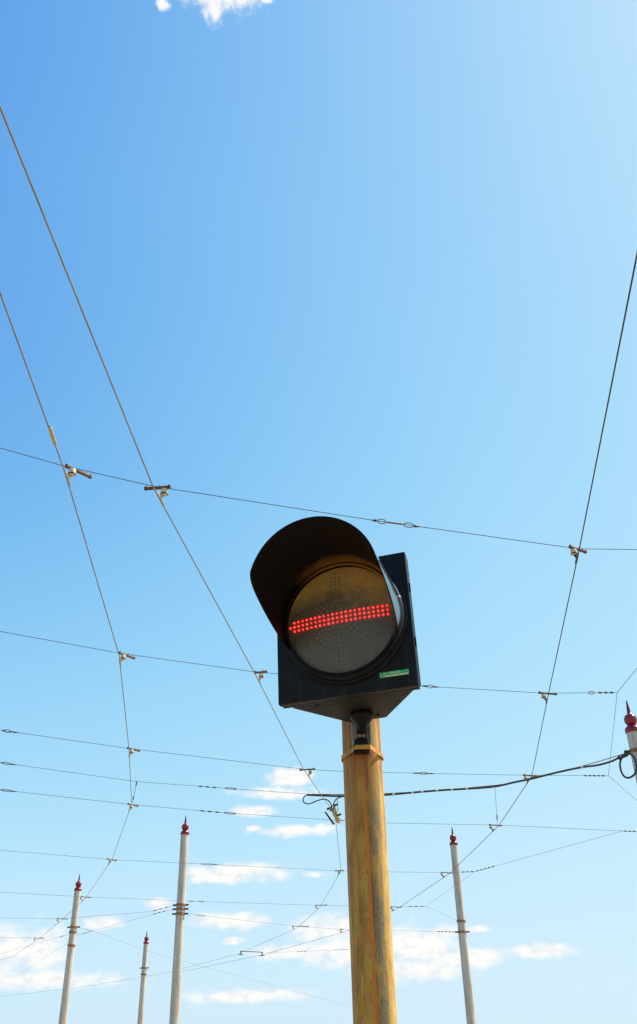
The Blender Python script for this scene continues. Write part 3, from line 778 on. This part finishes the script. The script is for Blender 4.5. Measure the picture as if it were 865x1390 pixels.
def azel(u, v):
    d = ray(u, v).normalized(); return math.degrees(math.atan2(d.x, d.y)), math.degrees(math.asin(d.z))
# clouds as they hang in the sky: centre and half-size seen in the photograph, stored as bearing and elevation
blobs = [(296, -26, 66, 44), (291, 8, 20, 26), (222, 6, 11, 9), (362, -2, 10, 8),
         (20, 1290, 75, 36), (-30, 1268, 50, 22), (375, 1076, 62, 9), (392, 1055, 36, 14), (345, 1100, 30, 8), (405, 1127, 62, 9), (345, 1124, 12, 5),
         (325, 1184, 72, 14), (300, 1193, 42, 8), (430, 1187, 18, 5), (214, 1226, 20, 9), (310, 1251, 54, 13), (142, 1254, 32, 11),
         (445, 1262, 50, 22), (470, 1290, 60, 25), (400, 1292, 70, 12), (316, 1277, 16, 5), (565, 1284, 60, 30), (600, 1265, 26, 9), (645, 1262, 18, 4), (640, 1300, 60, 16), (730, 1292, 58, 11),
         (560, 1316, 90, 18), (60, 1330, 110, 14), (330, 1352, 90, 10)]
dmin = None
for u, v, a, b_ in blobs:
    c0 = azel(u, v); ca = azel(u + a, v); cb = azel(u, v - b_)
    ra = max(.3, abs(ca[0] - c0[0])); rb = max(.2, abs(cb[1] - c0[1]))
    m_ = N(nt, 'ShaderNodeVectorMath', operation='MULTIPLY_ADD')
    nt.links.new(ST, m_.inputs[0]); m_.inputs[1].default_value = (1 / ra, 1 / rb, 0); m_.inputs[2].default_value = (-c0[0] / ra, -c0[1] / rb, 0)
    ln = N(nt, 'ShaderNodeVectorMath', operation='LENGTH'); nt.links.new(m_.outputs[0], ln.inputs[0])
    dmin = ln.outputs['Value'] if dmin is None else mth(nt, 'SMOOTH_MIN', dmin, ln.outputs['Value'], .25)
fld = mth(nt, 'SUBTRACT', 1.0, dmin)
mp = N(nt, 'ShaderNodeMapping'); mp.inputs['Scale'].default_value = (1, 1.7, 1); nt.links.new(ST, mp.inputs['Vector'])
n1 = noise(nt, mp.outputs[0], .55, 9, .58, .3); n2 = noise(nt, mp.outputs[0], 1.6, 8, .6, .2)
nn = mth(nt, 'ADD', mth(nt, 'MULTIPLY', mth(nt, 'SUBTRACT', n1, .5), 2.0), mth(nt, 'MULTIPLY', mth(nt, 'SUBTRACT', n2, .5), .75))
dens = mth(nt, 'ADD', fld, nn)
msk = N(nt, 'ShaderNodeMapRange', interpolation_type='SMOOTHSTEP'); nt.links.new(dens, msk.inputs[0])
msk.inputs[1].default_value = -.28; msk.inputs[2].default_value = .68; msk.inputs[4].default_value = .96
n3 = noise(nt, mp.outputs[0], 1.1, 7, .6)
CW = 1.02 * UNIT
cc_ = ramp(nt, n3, [(.32, (.80 * CW, .83 * CW, .88 * CW)), (.52, (1.0 * CW, .985 * CW, .955 * CW))])
nt.links.new(mixc(nt, msk.outputs[0], tint, cc_), bg.inputs['Color'])
bg.inputs['Strength'].default_value = STR
nt.links.new(bg.outputs[0], out.inputs[0])

sd = bpy.data.lights.new('sun', 'SUN'); sd.energy = 5.0; sd.angle = R_(.53); sd.color = (1, .94, .84)
so = bpy.data.objects.new('sun', sd); COL.objects.link(so)
dirv = V((math.sin(SUN_AZ) * math.cos(SUN_EL), math.cos(SUN_AZ) * math.cos(SUN_EL), math.sin(SUN_EL)))
so.rotation_euler = dirv.to_track_quat('Z', 'Y').to_euler(); so.location = dirv * 50

vs = scene.view_settings; vs.view_transform = 'Standard'; vs.look = 'None'; vs.gamma = 1; vs.use_curve_mapping = False; vs.exposure = EXPO
scene.render.film_transparent = False
scene.cycles.max_bounces = 8
